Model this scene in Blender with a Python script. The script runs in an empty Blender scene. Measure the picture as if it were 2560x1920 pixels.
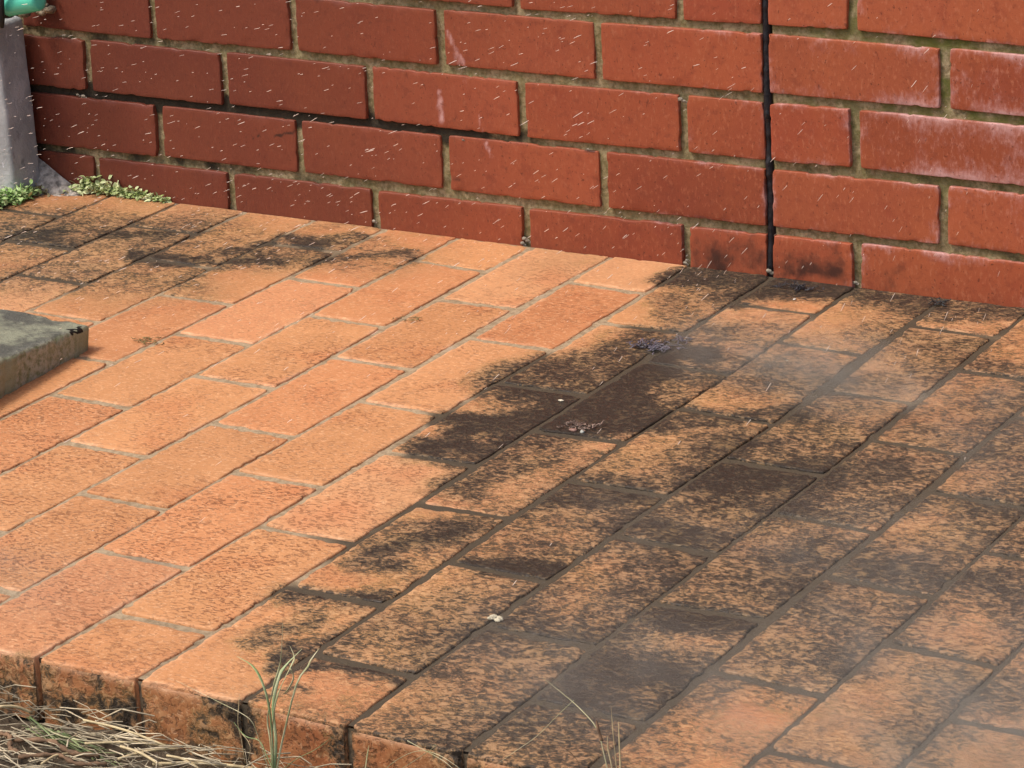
import bpy, math, random
import numpy as np
from mathutils import Matrix, Vector

# ------------------------------------------------------------------ camera
sc = bpy.context.scene
C = sc.collection
P = [-1.2035, -0.3726, -0.4417, 1.6744, -3.3302, 1.1128, 7612.27]   # solved from the brick grid
def _rot(r):
    r = np.array(r); t = np.linalg.norm(r); k = r/t
    K = np.array([[0,-k[2],k[1]],[k[2],0,-k[0]],[-k[1],k[0],0]])
    return np.eye(3)+np.sin(t)*K+(1-np.cos(t))*K@K
RC = _rot(P[:3]); CP = np.array(P[3:6]); F = P[6]
cam = bpy.data.cameras.new('camera'); co = bpy.data.objects.new('camera', cam); C.objects.link(co)
M4 = Matrix([[*RC.T[i], CP[i]] for i in range(3)]+[[0,0,0,1]])
co.matrix_world = M4
cam.sensor_width = 36; cam.sensor_fit = 'HORIZONTAL'; cam.lens = 36*F/2560; cam.clip_start = .05; cam.clip_end = 300
sc.camera = co

# ------------------------------------------------------------------ light
SUN_EL, SUN_AZ = 60, 228        # azimuth of where the sun stands, measured from +x anticlockwise
w = bpy.data.worlds.new('World'); sc.world = w; w.use_nodes = True
nt = w.node_tree; bg = nt.nodes['Background']
sky = nt.nodes.new('ShaderNodeTexSky'); sky.sky_type = 'NISHITA'; sky.sun_disc = False
sky.sun_elevation = math.radians(SUN_EL); sky.sun_rotation = math.radians(90-SUN_AZ)
sky.air_density = 1.0; sky.dust_density = 5.0; sky.ozone_density = .6
nt.links.new(sky.outputs[0], bg.inputs[0]); bg.inputs[1].default_value = .13
sl = bpy.data.lights.new('sun', 'SUN'); sl.energy = 1.5; sl.angle = math.radians(14); sl.color = (1,.93,.84)
so = bpy.data.objects.new('sun', sl); C.objects.link(so)
e, a = math.radians(SUN_EL), math.radians(SUN_AZ)
so.rotation_euler = Vector((math.cos(e)*math.cos(a), math.cos(e)*math.sin(a), math.sin(e))).to_track_quat('Z','Y').to_euler()
sc.view_settings.view_transform = 'Standard'; sc.view_settings.look = 'None'
sc.view_settings.gamma = 1; sc.view_settings.exposure = 0.42

# ------------------------------------------------------------------ helpers
SL = .0185                                   # the paving falls away from the wall
def zp(y): return SL*y
K = 1.1573                                   # notes were taken on a 2212 px wide view
def ray(u, v):
    d = np.array([(u*K-1280)/F, -(v*K-960)/F, -1.0])
    return RC.T@d
def on_patio(u, v, h=0.):
    d = ray(u, v); n = np.array([0,-SL,1.]); t = (h-n@CP)/(n@d); return CP+t*d
def on_y(u, v, y):
    d = ray(u, v); return CP+(y-CP[1])/d[1]*d
def on_z(u, v, z):
    d = ray(u, v); return CP+(z-CP[2])/d[2]*d
def to_px(p):
    c = RC@(np.asarray(p)-CP); return (1280+F*c[0]/-c[2])/K, (960-F*c[1]/-c[2])/K

_rs = np.random.RandomState(7); _T = _rs.rand(256, 256)
def vn(x, y, s=0):
    x = np.asarray(x, float)+s*37.7; y = np.asarray(y, float)+s*91.3
    xi = np.floor(x).astype(int); yi = np.floor(y).astype(int); fx = x-xi; fy = y-yi
    fx = fx*fx*(3-2*fx); fy = fy*fy*(3-2*fy)
    g = lambda i, j: _T[i % 256, j % 256]
    return (g(xi,yi)*(1-fx)+g(xi+1,yi)*fx)*(1-fy)+(g(xi,yi+1)*(1-fx)+g(xi+1,yi+1)*fx)*fy
def fbm(x, y, s=0, o=4):
    r = 0; a = .5; t = 0
    for i in range(o): r = r+a*vn(x, y, s+i*3); t += a; a *= .5; x = x*2.03; y = y*2.03
    return r/t
def sstep(a, b, x): t = np.clip((x-a)/(b-a), 0, 1); return t*t*(3-2*t)

def tag(o, label=None, cat=None, group=None, kind=None):
    if label: o['label'] = label
    if cat: o['category'] = cat
    if group: o['group'] = group
    if kind: o['kind'] = kind
    return o
def link(name, me, mat, parent=None):
    if mat: me.materials.append(mat)
    o = bpy.data.objects.new(name, me); C.objects.link(o)
    if parent: o.parent = parent
    return o
def empty(name, loc=(0,0,0)):
    o = bpy.data.objects.new(name, None); C.objects.link(o); o.location = loc; o.empty_display_size = .05; return o
class MB:
    """collects vertices, faces and float attributes into one mesh"""
    def __init__(s): s.V = []; s.Fc = []; s.A = {}; s.n = 0
    def add(s, V, Fc, **attr):
        V = np.asarray(V, float).reshape(-1, 3); s.V.append(V)
        s.Fc.append([tuple(int(i)+s.n for i in f) for f in Fc] if not isinstance(Fc, np.ndarray) else Fc+s.n)
        for k, v in attr.items(): s.A.setdefault(k, []).append(np.broadcast_to(np.asarray(v, float), (len(V),)+(np.shape(v)[1:] if np.ndim(v) > 1 else ())).copy() if np.ndim(v) != 1 or len(np.atleast_1d(v)) == len(V) else np.tile(np.asarray(v, float), (len(V),1)))
        s.n += len(V)
    def build(s, name, mat, parent=None, smooth=True, loc=None):
        V = np.concatenate(s.V); me = bpy.data.meshes.new(name)
        if loc is not None: V = V-np.asarray(loc)
        fs = []
        for f in s.Fc: fs += (f.tolist() if isinstance(f, np.ndarray) else f)
        me.from_pydata(V.tolist(), [], fs)
        for k, L in s.A.items():
            D = np.concatenate(L)
            if D.ndim == 1:
                at = me.attributes.new(k, 'FLOAT', 'POINT'); at.data.foreach_set('value', D.astype(np.float32))
            else:
                at = me.attributes.new(k, 'FLOAT_COLOR', 'POINT')
                at.data.foreach_set('color', np.concatenate([D, np.ones((len(D),1))], 1).astype(np.float32).ravel())
        if smooth: me.polygons.foreach_set('use_smooth', [True]*len(me.polygons))
        me.update()
        o = link(name, me, mat, parent)
        if loc is not None and parent is None: o.location = loc
        return o
def gridf(n, m):
    i, j = np.meshgrid(np.arange(n-1), np.arange(m-1), indexing='ij'); a = (i*m+j).ravel()
    return np.stack([a, a+m, a+m+1, a+1], 1)
def tube(pts, rad, ns=6, flat=1.0):
    pts = [Vector(p) for p in pts]; n = len(pts)
    if not hasattr(rad, '__len__'): rad = [rad]*n
    V = []; Fc = []; up = Vector((.3,.2,1)).normalized()
    for i, p in enumerate(pts):
        d = (pts[min(i+1,n-1)]-pts[max(i-1,0)]).normalized(); x = d.cross(up)
        if x.length < 1e-4: x = d.cross(Vector((1,0,0)))
        x.normalize(); y = d.cross(x).normalized()
        for k in range(ns):
            t = 2*math.pi*k/ns; V.append(p+x*math.cos(t)*rad[i]+y*math.sin(t)*rad[i]*flat)
    for i in range(n-1):
        for k in range(ns):
            a = i*ns+k; b = i*ns+(k+1) % ns; Fc.append((a, b, b+ns, a+ns))
    Fc.append(tuple(range(ns))[::-1]); Fc.append(tuple((n-1)*ns+k for k in range(ns)))
    return np.array(V), Fc
def smooth_path(pts, n=14):
    pts = [np.array(p, float) for p in pts]
    if len(pts) == 2: return [pts[0]+(pts[1]-pts[0])*t for t in np.linspace(0, 1, n)]
    q = [2*pts[0]-pts[1]]+pts+[2*pts[-1]-pts[-2]]; out = []
    seg = len(pts)-1; per = max(2, n//seg)
    for i in range(seg):
        for t in np.linspace(0, 1, per, endpoint=False):
            a, b, c, d = q[i:i+4]
            out.append(.5*((2*b)+(c-a)*t+(2*a-5*b+4*c-d)*t*t+(3*b-a-3*c+d)*t**3))
    out.append(pts[-1]); return out

# ------------------------------------------------------------------ node helper
class NM:
    def __init__(s, name, rough=.6, spec=.4):
        s.m = bpy.data.materials.new(name); s.m.use_nodes = True; s.t = s.m.node_tree; s.N = s.t.nodes
        s.b = s.N['Principled BSDF']; s.b.inputs['Roughness'].default_value = rough
        s.b.inputs['Specular IOR Level'].default_value = spec
        s.co = s.N.new('ShaderNodeTexCoord').outputs['Object']
    def L(s, a, b): s.t.links.new(a, b)
    def put(s, inp, v):
        if isinstance(v, bpy.types.NodeSocket): s.L(v, inp)
        elif isinstance(v, (tuple, list)) and len(v) == 3 and inp.type == 'RGBA': inp.default_value = (*v, 1)
        else: inp.default_value = v
    def attr(s, n, col=False):
        x = s.N.new('ShaderNodeAttribute'); x.attribute_name = n; return x.outputs['Color' if col else 'Fac']
    def math(s, op, a, b=0., c=0., clamp=False):
        x = s.N.new('ShaderNodeMath'); x.operation = op; x.use_clamp = clamp
        s.put(x.inputs[0], a); s.put(x.inputs[1], b); s.put(x.inputs[2], c); return x.outputs[0]
    def mapv(s, v, scale=(1,1,1), rot=(0,0,0), loc=(0,0,0)):
        x = s.N.new('ShaderNodeMapping'); s.L(v, x.inputs[0]); x.inputs['Scale'].default_value = scale
        x.inputs['Rotation'].default_value = rot; x.inputs['Location'].default_value = loc; return x.outputs[0]
    def noise(s, v, sc_, d=4, r=.55, dist=0., col=False):
        x = s.N.new('ShaderNodeTexNoise'); s.L(v, x.inputs['Vector']); x.inputs['Scale'].default_value = sc_
        x.inputs['Detail'].default_value = d; x.inputs['Roughness'].default_value = r; x.inputs['Distortion'].default_value = dist
        return x.outputs['Color' if col else 'Fac']
    def voro(s, v, sc_, feat='F1', rnd=1.):
        x = s.N.new('ShaderNodeTexVoronoi'); x.feature = feat; s.L(v, x.inputs['Vector']); x.inputs['Scale'].default_value = sc_
        x.inputs['Randomness'].default_value = rnd; return x.outputs['Distance']
    def rng(s, v, a, b, c=0., d=1., smooth=True):
        x = s.N.new('ShaderNodeMapRange'); x.interpolation_type = 'SMOOTHSTEP' if smooth else 'LINEAR'
        s.put(x.inputs['Value'], v)
        for k, q in zip(('From Min','From Max','To Min','To Max'), (a, b, c, d)): s.put(x.inputs[k], q)
        return x.outputs['Result']
    def mix(s, f, a, b, mode='MIX'):
        x = s.N.new('ShaderNodeMix'); x.data_type = 'RGBA'; x.blend_type = mode; x.clamp_factor = True
        s.put(x.inputs['Factor'], f); s.put(x.inputs[6], a); s.put(x.inputs[7], b); return x.outputs[2]
    def ramp(s, f, stops):
        x = s.N.new('ShaderNodeValToRGB'); s.put(x.inputs[0], f); cr = x.color_ramp
        while len(cr.elements) < len(stops): cr.elements.new(.5)
        for el, (p, c) in zip(cr.elements, stops): el.position = p; el.color = (*c, 1)
        return x.outputs[0]
    def bump(s, h, dist=.001, st=1., prev=None):
        x = s.N.new('ShaderNodeBump'); x.inputs['Distance'].default_value = dist; x.inputs['Strength'].default_value = st
        s.L(h, x.inputs['Height'])
        if prev is not None: s.L(prev, x.inputs['Normal'])
        return x.outputs[0]
    def out(s, col=None, nrm=None, rough=None):
        if col is not None: s.put(s.b.inputs['Base Color'], col)
        if nrm is not None: s.L(nrm, s.b.inputs['Normal'])
        if rough is not None: s.put(s.b.inputs['Roughness'], rough)
        return s.m
def plain(name, col, rough=.6, var=.25, sc_=60, bump=.0006, spec=.4):
    n = NM(name, rough, spec); f = n.noise(n.co, sc_, 5, .6)
    c2 = tuple(max(0, x*(1-var)) for x in col); c1 = tuple(min(1, x*(1+var)) for x in col)
    return n.out(n.mix(n.rng(f, .3, .7), c2, c1), n.bump(f, bump))

# ------------------------------------------------------------------ materials: clay pavers, joint sand
n = NM('clay_paver', .7, .25)
tint = n.attr('tint', True); dirt = n.attr('dirt'); rim = n.attr('rim')
rot = math.radians(64)
_cx = n.N.new('ShaderNodeCombineXYZ'); _p = n.attr('pits'); n.L(n.math('MULTIPLY', _p, 37.), _cx.inputs[0]); n.L(n.math('MULTIPLY', _p, 91.), _cx.inputs[1])
_va = n.N.new('ShaderNodeVectorMath'); n.L(n.co, _va.inputs[0]); n.L(_cx.outputs[0], _va.inputs[1]); pc = _va.outputs[0]
st = n.mapv(pc, (1, 2.1, 1), (0, 0, -rot))     # marks of the cutting wire run at a slant
st2 = n.mapv(pc, (1, 1.9, 1), (0, 0, -math.radians(75)), (3.1, 1.7, 0))
f1 = n.noise(st, 150, 3, .6, .25); f2 = n.noise(st2, 165, 3, .62, .7); f3 = n.noise(pc, 22, 4, .6); f4 = n.noise(pc, 9, 3, .5)
pa_ = n.attr('pits')
pit = n.math('MULTIPLY', n.rng(n.math('ADD', f1, n.math('MULTIPLY', n.math('SUBTRACT', f2, .5), .45)), .525, .60), n.math('MULTIPLY', n.rng(f4, .32, .60, .3, 1.), pa_))
f5 = n.noise(n.mapv(pc, (1, 1.6, 1), (0, 0, -math.radians(56)), (1.3,4.7,0)), 108, 4, .68, .8)
f6 = n.noise(n.co, 34, 4, .7)
mott = n.rng(n.math('ADD', n.math('MULTIPLY', f5, .50), n.math('ADD', n.math('MULTIPLY', f2, .28), n.math('MULTIPLY', f6, .22))), .405, .59)
base = n.mix(n.rng(f3, .35, .7, 0, .5), tint, n.mix(.5, tint, (.74,.36,.16)))
base = n.mix(n.rng(f2, .52, .66, 0, .6), base, (.78,.46,.25))
base = n.mix(n.rng(f4, .5, .75, 0, .30), base, (.50,.135,.05))
base = n.mix(n.math('MULTIPLY', pit, .80), base, (.16,.058,.024))
base = n.mix(n.math('MULTIPLY', rim, .75), base, (.86,.50,.30))
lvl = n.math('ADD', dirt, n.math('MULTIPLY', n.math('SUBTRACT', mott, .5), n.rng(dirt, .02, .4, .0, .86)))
och = n.mix(n.rng(f3, .4, .62), (.46,.28,.095), (.40,.19,.075))
base = n.mix(n.math('MULTIPLY', n.rng(dirt, .08, .35, 0, .62), n.rng(mott, .34, .05)), base, (.74,.43,.20))
film = n.rng(n.math('ADD', dirt, n.math('MULTIPLY', n.math('SUBTRACT', f3, .5), n.rng(dirt, 0, .3, 0, .5))), .04, 1.0, 0, .80, False)
fo = n.noise(n.co, 11, 3, .5); fc = n.mix(n.rng(fo, .40, .60), (.108,.082,.052), (.118,.102,.055))
base = n.mix(film, base, fc)
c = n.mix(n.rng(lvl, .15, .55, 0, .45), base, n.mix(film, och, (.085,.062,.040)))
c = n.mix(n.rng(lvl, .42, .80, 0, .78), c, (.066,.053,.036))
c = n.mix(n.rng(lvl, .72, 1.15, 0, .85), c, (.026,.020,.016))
c = n.mix(n.math('MULTIPLY', n.math('MULTIPLY', n.rng(dirt, .35, .6, 0, .5), n.rng(dirt, .95, .70)), n.rng(mott, .28, .0)), c, (.36,.22,.125))
h = n.math('ADD', n.math('MULTIPLY', n.math('SUBTRACT', 1., pit), .8), n.math('MULTIPLY', n.math('SUBTRACT', 1., mott), n.rng(dirt, .05, .4, .2, .9)))
PAVER = n.out(c, n.bump(h, .0011, .8), n.rng(dirt, .2, .9, .66, .40))

n = NM('joint_sand', .8, .2); dirt = n.attr('dirt')
f1 = n.noise(n.co, 120, 5, .7); f2 = n.noise(n.co, 14, 3)
c = n.mix(n.rng(f1, .35, .65), (.27,.20,.12), (.44,.34,.22)); c = n.mix(n.rng(f2, .6, .8, 0, .6), c, (.52,.43,.33))
c = n.mix(n.rng(n.math('ADD', dirt, n.math('MULTIPLY', n.math('SUBTRACT', f2, .5), .8)), .1, .8), c, (.078,.060,.040))
c = n.mix(n.rng(f1, .58, .7, 0, .35), c, (.11,.09,.04))
SAND = n.out(c, n.bump(f1, .002))

# wall
n = NM('red_brick', .62, .3)
tint = n.attr('tint', True); eff = n.attr('bloom'); dk = n.attr('dirt')
f1 = n.noise(n.co, 35, 5, .6); f2 = n.noise(n.mapv(n.co, (1,1,.55)), 210, 3, .7); f3 = n.noise(n.co, 8, 3); f4 = n.noise(n.mapv(n.co, (2.2,1,.8), (0,.5,0)), 95, 3, .6, .8)
base = n.mix(n.rng(f3, .35, .7, 0, .5), tint, (.42,.112,.042))
base = n.mix(n.rng(f1, .5, .75, 0, .45), base, (.26,.048,.024))
base = n.mix(n.rng(f2, .52, .70, 0, .5), base, (.50,.17,.085)); base = n.mix(n.rng(n.noise(n.mapv(n.co, (1,1,1.4)), 60, 4, .65), .52, .66, 0, .35), base, (.20,.045,.024))
base = n.mix(n.rng(f4, .645, .72, 0, .6), base, (.09,.02,.012))
lv = n.math('ADD', eff, n.math('MULTIPLY', n.math('SUBTRACT', n.math('ADD', n.math('MULTIPLY', f1, .6), n.math('MULTIPLY', f2, .4)), .5), n.rng(eff, .02, .3, 0, 1.6)))
wet_shade = n.attr('wet_shade'); base = n.mix(n.math('MULTIPLY', wet_shade, .85), base, (.115,.034,.024))  # shade over the wall's left painted into the brick colour, with spray damp
c = n.mix(n.rng(lv, .15, .85, 0, .78), base, (.66,.40,.38))
c = n.mix(n.rng(n.math('ADD', dk, n.math('MULTIPLY', n.math('SUBTRACT', f1, .5), n.rng(dk, .02, .3, 0, 1.4))), .2, .9, 0, .9), c, (.045,.022,.016))
h = n.math('ADD', f2, n.math('MULTIPLY', f4, -.6))
c = n.mix(n.rng(n.noise(n.co, 240, 2, .5), .66, .72, 0, .55), c, (.07,.02,.012))
BRICK = n.out(c, n.bump(h, .0008, .6), n.rng(wet_shade, 0, 1, .52, .38))

n = NM('mortar', .85, .2); dk = n.attr('dirt'); gr = n.attr('moss')
f1 = n.noise(n.co, 130, 5, .7); f2 = n.noise(n.co, 26, 4, .6)
c = n.mix(n.rng(f1, .35, .65), (.19,.145,.075), (.40,.32,.19))
c = n.mix(n.math('MULTIPLY', gr, n.rng(f2, .35, .6)), c, (.13,.135,.035))
c = n.mix(n.rng(n.math('ADD', dk, n.math('MULTIPLY', n.math('SUBTRACT', f2, .5), 1.3)), .3, .75, 0, .93), c, (.022,.018,.014))
MORTAR = n.out(c, n.bump(f1, .002))
SEAL = plain('black_sealant', (.010,.009,.012), .5, .6, 90, .002)
MORTW = plain('pale_mortar_crumb', (.30,.26,.20), .85, .4, 150, .002)

n = NM('weathered_concrete', .8, .25)
f1 = n.noise(n.co, 18, 5, .6, .5); f2 = n.noise(n.co, 160, 4, .7); f3 = n.noise(n.mapv(n.co, (1,1,.7)), 40, 3, .5, .6)
c = n.mix(n.rng(f1, .35, .7), (.30,.315,.32), (.45,.46,.46)); c = n.mix(n.rng(f3, .66, .72, 0, .7), c, (.60,.61,.65)); c = n.mix(n.rng(f3, .36, .28, 0, .5), c, (.09,.09,.10))
CONC = n.out(c, n.bump(n.math('ADD', f1, f2), .0015))

n = NM('mossy_concrete', .85, .2)
f1 = n.noise(n.co, 16, 5, .65); f2 = n.noise(n.co, 140, 4, .7); f3 = n.noise(n.co, 7, 3)
sep = n.N.new('ShaderNodeSeparateXYZ'); geo = n.N.new('ShaderNodeNewGeometry'); n.L(geo.outputs['Normal'], sep.inputs[0])
g = n.mix(n.rng(f1, .35, .65), (.17,.20,.10), (.28,.30,.18))
t_ = n.mix(n.rng(f1, .42, .62), (.10,.10,.085), (.27,.28,.20))
c = n.mix(n.rng(sep.outputs[2], .5, .9), g, t_); c = n.mix(n.rng(f2, .6, .75, 0, .5), c, (.32,.32,.24)); c = n.mix(n.rng(f2, .36, .28, 0, .6), c, (.03,.03,.02))
c = n.mix(n.math('MULTIPLY', n.attr('rim'), n.rng(f2, .35, .6)), c, (.42,.43,.34))
c = n.mix(n.rng(n.math('ADD', n.attr('dirt'), n.math('MULTIPLY', n.math('SUBTRACT', f2, .5), .5)), .35, .6), c, (.018,.016,.014))
MOSSY = n.out(c, n.bump(n.math('ADD', f1, f2), .003))

n = NM('soil', .95, .1)
f1 = n.noise(n.co, 45, 6, .7); f2 = n.noise(n.co, 6, 4)
SOIL = n.out(n.mix(n.rng(f1, .3, .7), (.028,.020,.013), (.15,.115,.08)), n.bump(f1, .01))
GREENP = plain('mint_plastic', (.10,.60,.42), .35, .12, 12, .0003, .5)
DARKP = plain('dark_rubber', (.018,.02,.02), .5, .4, 40, .001)
RUBBLE = plain('rubble_grit', (.36,.32,.28), .9, .5, 110, .004)
STRAW = plain('dry_straw', (.60,.48,.27), .6, .35, 40, .0004)
STRAW2 = plain('weathered_straw', (.44,.37,.25), .7, .6, 25, .0004)
TWIG = plain('brown_twig', (.17,.10,.055), .8, .5, 80, .002)
SILV = plain('wet_grey_shred', (.12,.11,.14), .22, .7, 90, .001, .7)
CHIP = plain('pale_chip', (.62,.56,.42), .7, .3, 200, .001)
def leafmat(name, c1, c2, sc_=60):
    n = NM(name, .5, .4); f = n.noise(n.co, sc_, 3)
    n.b.inputs['Subsurface Weight'].default_value = .0
    return n.out(n.mix(n.rng(f, .35, .65), c1, c2), n.bump(f, .0008))
WEED1 = leafmat('pale_weed_leaf', (.33,.42,.14), (.70,.74,.42), 70)
WEED2 = leafmat('green_weed_leaf', (.20,.36,.09), (.52,.66,.30), 70)
BLADE = leafmat('grass_blade', (.24,.33,.13), (.50,.53,.30), 30)
BLADE2 = leafmat('drying_grass_blade', (.40,.40,.20), (.66,.60,.38), 30)

# ------------------------------------------------------------------ rounded slab on a grid
def slab(mb, quad, nrm, depth, r=.0035, res=.004, tint=None, seed=0, dirtf=None, bloomf=None, wob=.0012, chip=.003, bow=.0006, rimw=.003, rimk=1., pits=None):
    """quad: 4 corners (a,b,c,d) going round; nrm the outward direction; depth back from the face.
    Border rings are rolled back so arrises are round; a little noise and a few chips on the edge."""
    q = [np.asarray(p, float) for p in quad]; nrm = np.asarray(nrm, float)
    lu = np.linalg.norm(q[1]-q[0]); lv = np.linalg.norm(q[3]-q[0])
    def axis(l):
        k = max(2, int(round((l-2*r)/res))); s = np.linspace(r, l-r, k+1)
        s = np.concatenate([[0,0,r*.12,r*.45], s, [l-r*.45,l-r*.12,l,l]])/l
        d = np.zeros(len(s)); d[[0,-1]] = depth; d[[1,-2]] = r; d[[2,-3]] = r*.5; d[[3,-4]] = r*.16
        return s, d
    su, du = axis(lu); sv, dv = axis(lv); U, Vv = np.meshgrid(su, sv, indexing='ij'); DU, DV = np.meshgrid(du, dv, indexing='ij')
    Dp = np.maximum(DU, DV); both = np.minimum(DU, DV)
    Dp = np.where((DU < depth) & (DV < depth), np.minimum(np.hypot(DU, DV), r*1.25), Dp)
    # round the plan corner
    cr = .30*r
    eu = np.minimum(U, 1-U)*lu; ev = np.minimum(Vv, 1-Vv)*lv
    X = ((1-U)[..., None]*(1-Vv)[..., None]*q[0]+U[..., None]*(1-Vv)[..., None]*q[1]+U[..., None]*Vv[..., None]*q[2]+(1-U)[..., None]*Vv[..., None]*q[3])
    au = (q[1]-q[0])/lu; av = (q[3]-q[0])/lv
    cx = U*lu+seed*3.17; cy = Vv*lv+seed*1.93
    # edge wobble inwards
    ed = np.minimum(eu, ev); wfall = np.exp(-ed/.006)
    pu = np.where(U < .5, 1, -1)*np.exp(-eu/.006); pv = np.where(Vv < .5, 1, -1)*np.exp(-ev/.006)
    wn = (fbm(cy*45, cy*0+seed+.3, 1)-.35)*wob*2 + chip*sstep(.70, .86, vn(cy*95, cx*0+seed*.7, 2))
    wm = (fbm(cx*45, cx*0+seed+.9, 3)-.35)*wob*2 + chip*sstep(.70, .86, vn(cx*95, cx*0+seed*.9, 4))
    corner = np.exp(-(eu+ev)/.005)*cr*2.2
    X = X + (pu*(wn+corner))[..., None]*au + (pv*(wm+corner))[..., None]*av
    hgt = (fbm(cx*14, cy*14, 5)-.5)*2*bow
    Z = -Dp + np.where(Dp < depth, hgt, 0)-np.where((Dp < depth), wfall*chip*.8*sstep(.62, .85, vn(cx*80, cy*80, 6)), 0)
    X = X + Z[..., None]*nrm
    nu, nv = U.shape; V = X.reshape(-1, 3)
    rimv = (np.exp(-ed/rimw)*(.25+.75*sstep(.42, .68, fbm(cx*40, cy*40, 8)))*rimk).ravel()
    kw = dict(tint=np.tile(tint, (len(V), 1)), rim=rimv)
    kw['dirt'] = dirtf(V, U.ravel(), Vv.ravel(), ed.ravel()) if dirtf else np.zeros(len(V))
    if bloomf: kw['bloom'] = bloomf(V, U.ravel(), Vv.ravel(), ed.ravel())
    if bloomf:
        wx_ = V[:,0]+.5*(fbm(V[:,0]*4, V[:,2]*4, 161)-.5); kw['wet_shade'] = np.interp(wx_, [-1.3,-.8,-.35,0,.3], [1.,.85,.48,.14,0.])  # stronger towards the left: painted shade plus bricks soaked by spray
    if pits is not None: kw['pits'] = np.full(len(V), pits)
    f = gridf(nu, nv)
    # orient outwards
    a_, b_, c_ = V[f[len(f)//2][0]], V[f[len(f)//2][1]], V[f[len(f)//2][3]]
    if np.dot(np.cross(b_-a_, c_-a_), nrm) < 0: f = f[:, ::-1]
    mb.add(V, f, **kw)

# ------------------------------------------------------------------ stains on the paving (points read off the photo, laid on the paving plane)
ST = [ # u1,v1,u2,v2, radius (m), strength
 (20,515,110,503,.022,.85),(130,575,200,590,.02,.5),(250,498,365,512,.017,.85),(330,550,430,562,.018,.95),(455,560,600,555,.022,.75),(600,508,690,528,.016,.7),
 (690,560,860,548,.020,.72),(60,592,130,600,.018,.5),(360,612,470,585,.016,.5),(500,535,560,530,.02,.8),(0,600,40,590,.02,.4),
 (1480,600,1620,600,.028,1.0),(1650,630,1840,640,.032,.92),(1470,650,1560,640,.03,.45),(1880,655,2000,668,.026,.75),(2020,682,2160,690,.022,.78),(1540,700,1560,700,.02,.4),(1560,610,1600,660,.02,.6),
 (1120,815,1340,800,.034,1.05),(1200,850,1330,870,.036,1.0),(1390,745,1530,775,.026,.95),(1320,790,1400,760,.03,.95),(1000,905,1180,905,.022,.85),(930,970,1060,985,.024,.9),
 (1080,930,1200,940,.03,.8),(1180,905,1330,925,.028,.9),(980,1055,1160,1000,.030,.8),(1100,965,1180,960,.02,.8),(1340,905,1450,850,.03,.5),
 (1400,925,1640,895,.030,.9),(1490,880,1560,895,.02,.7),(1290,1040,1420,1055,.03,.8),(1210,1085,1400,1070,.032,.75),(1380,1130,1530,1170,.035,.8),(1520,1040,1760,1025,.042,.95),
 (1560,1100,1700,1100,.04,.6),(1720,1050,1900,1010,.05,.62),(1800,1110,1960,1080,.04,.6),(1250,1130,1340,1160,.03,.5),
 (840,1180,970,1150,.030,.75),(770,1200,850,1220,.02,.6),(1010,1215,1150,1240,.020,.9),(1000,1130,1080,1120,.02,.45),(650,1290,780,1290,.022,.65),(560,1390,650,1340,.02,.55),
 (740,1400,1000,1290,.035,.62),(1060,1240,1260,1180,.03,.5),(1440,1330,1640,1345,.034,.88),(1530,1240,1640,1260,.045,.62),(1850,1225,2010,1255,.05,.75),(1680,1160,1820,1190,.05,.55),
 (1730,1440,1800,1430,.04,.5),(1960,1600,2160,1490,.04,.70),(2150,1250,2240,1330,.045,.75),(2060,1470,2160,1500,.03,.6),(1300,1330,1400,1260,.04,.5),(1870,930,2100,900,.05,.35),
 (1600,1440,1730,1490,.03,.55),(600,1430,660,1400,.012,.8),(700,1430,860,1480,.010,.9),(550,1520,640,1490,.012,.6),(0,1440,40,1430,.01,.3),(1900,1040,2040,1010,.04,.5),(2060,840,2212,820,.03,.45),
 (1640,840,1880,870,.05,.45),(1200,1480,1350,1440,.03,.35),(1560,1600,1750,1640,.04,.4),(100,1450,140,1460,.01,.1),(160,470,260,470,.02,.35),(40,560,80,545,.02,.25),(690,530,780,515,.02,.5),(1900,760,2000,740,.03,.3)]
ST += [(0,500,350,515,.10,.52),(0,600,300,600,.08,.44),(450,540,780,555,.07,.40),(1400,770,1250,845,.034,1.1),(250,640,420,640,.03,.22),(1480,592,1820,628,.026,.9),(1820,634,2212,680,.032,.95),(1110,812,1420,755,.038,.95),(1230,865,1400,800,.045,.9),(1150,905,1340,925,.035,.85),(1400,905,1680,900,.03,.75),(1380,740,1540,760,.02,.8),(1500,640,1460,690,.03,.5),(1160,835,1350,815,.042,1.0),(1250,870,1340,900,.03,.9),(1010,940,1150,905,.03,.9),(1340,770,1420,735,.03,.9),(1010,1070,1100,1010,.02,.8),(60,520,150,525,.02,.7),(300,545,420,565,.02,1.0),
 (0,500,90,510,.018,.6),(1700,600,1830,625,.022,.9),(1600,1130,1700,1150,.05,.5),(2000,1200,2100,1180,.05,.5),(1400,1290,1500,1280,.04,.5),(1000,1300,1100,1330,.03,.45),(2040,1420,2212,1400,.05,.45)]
STW = [(on_patio(a,b)[:2], on_patio(c_,d)[:2], r*1.0, s) for a,b,c_,d,r,s in ST]
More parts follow.
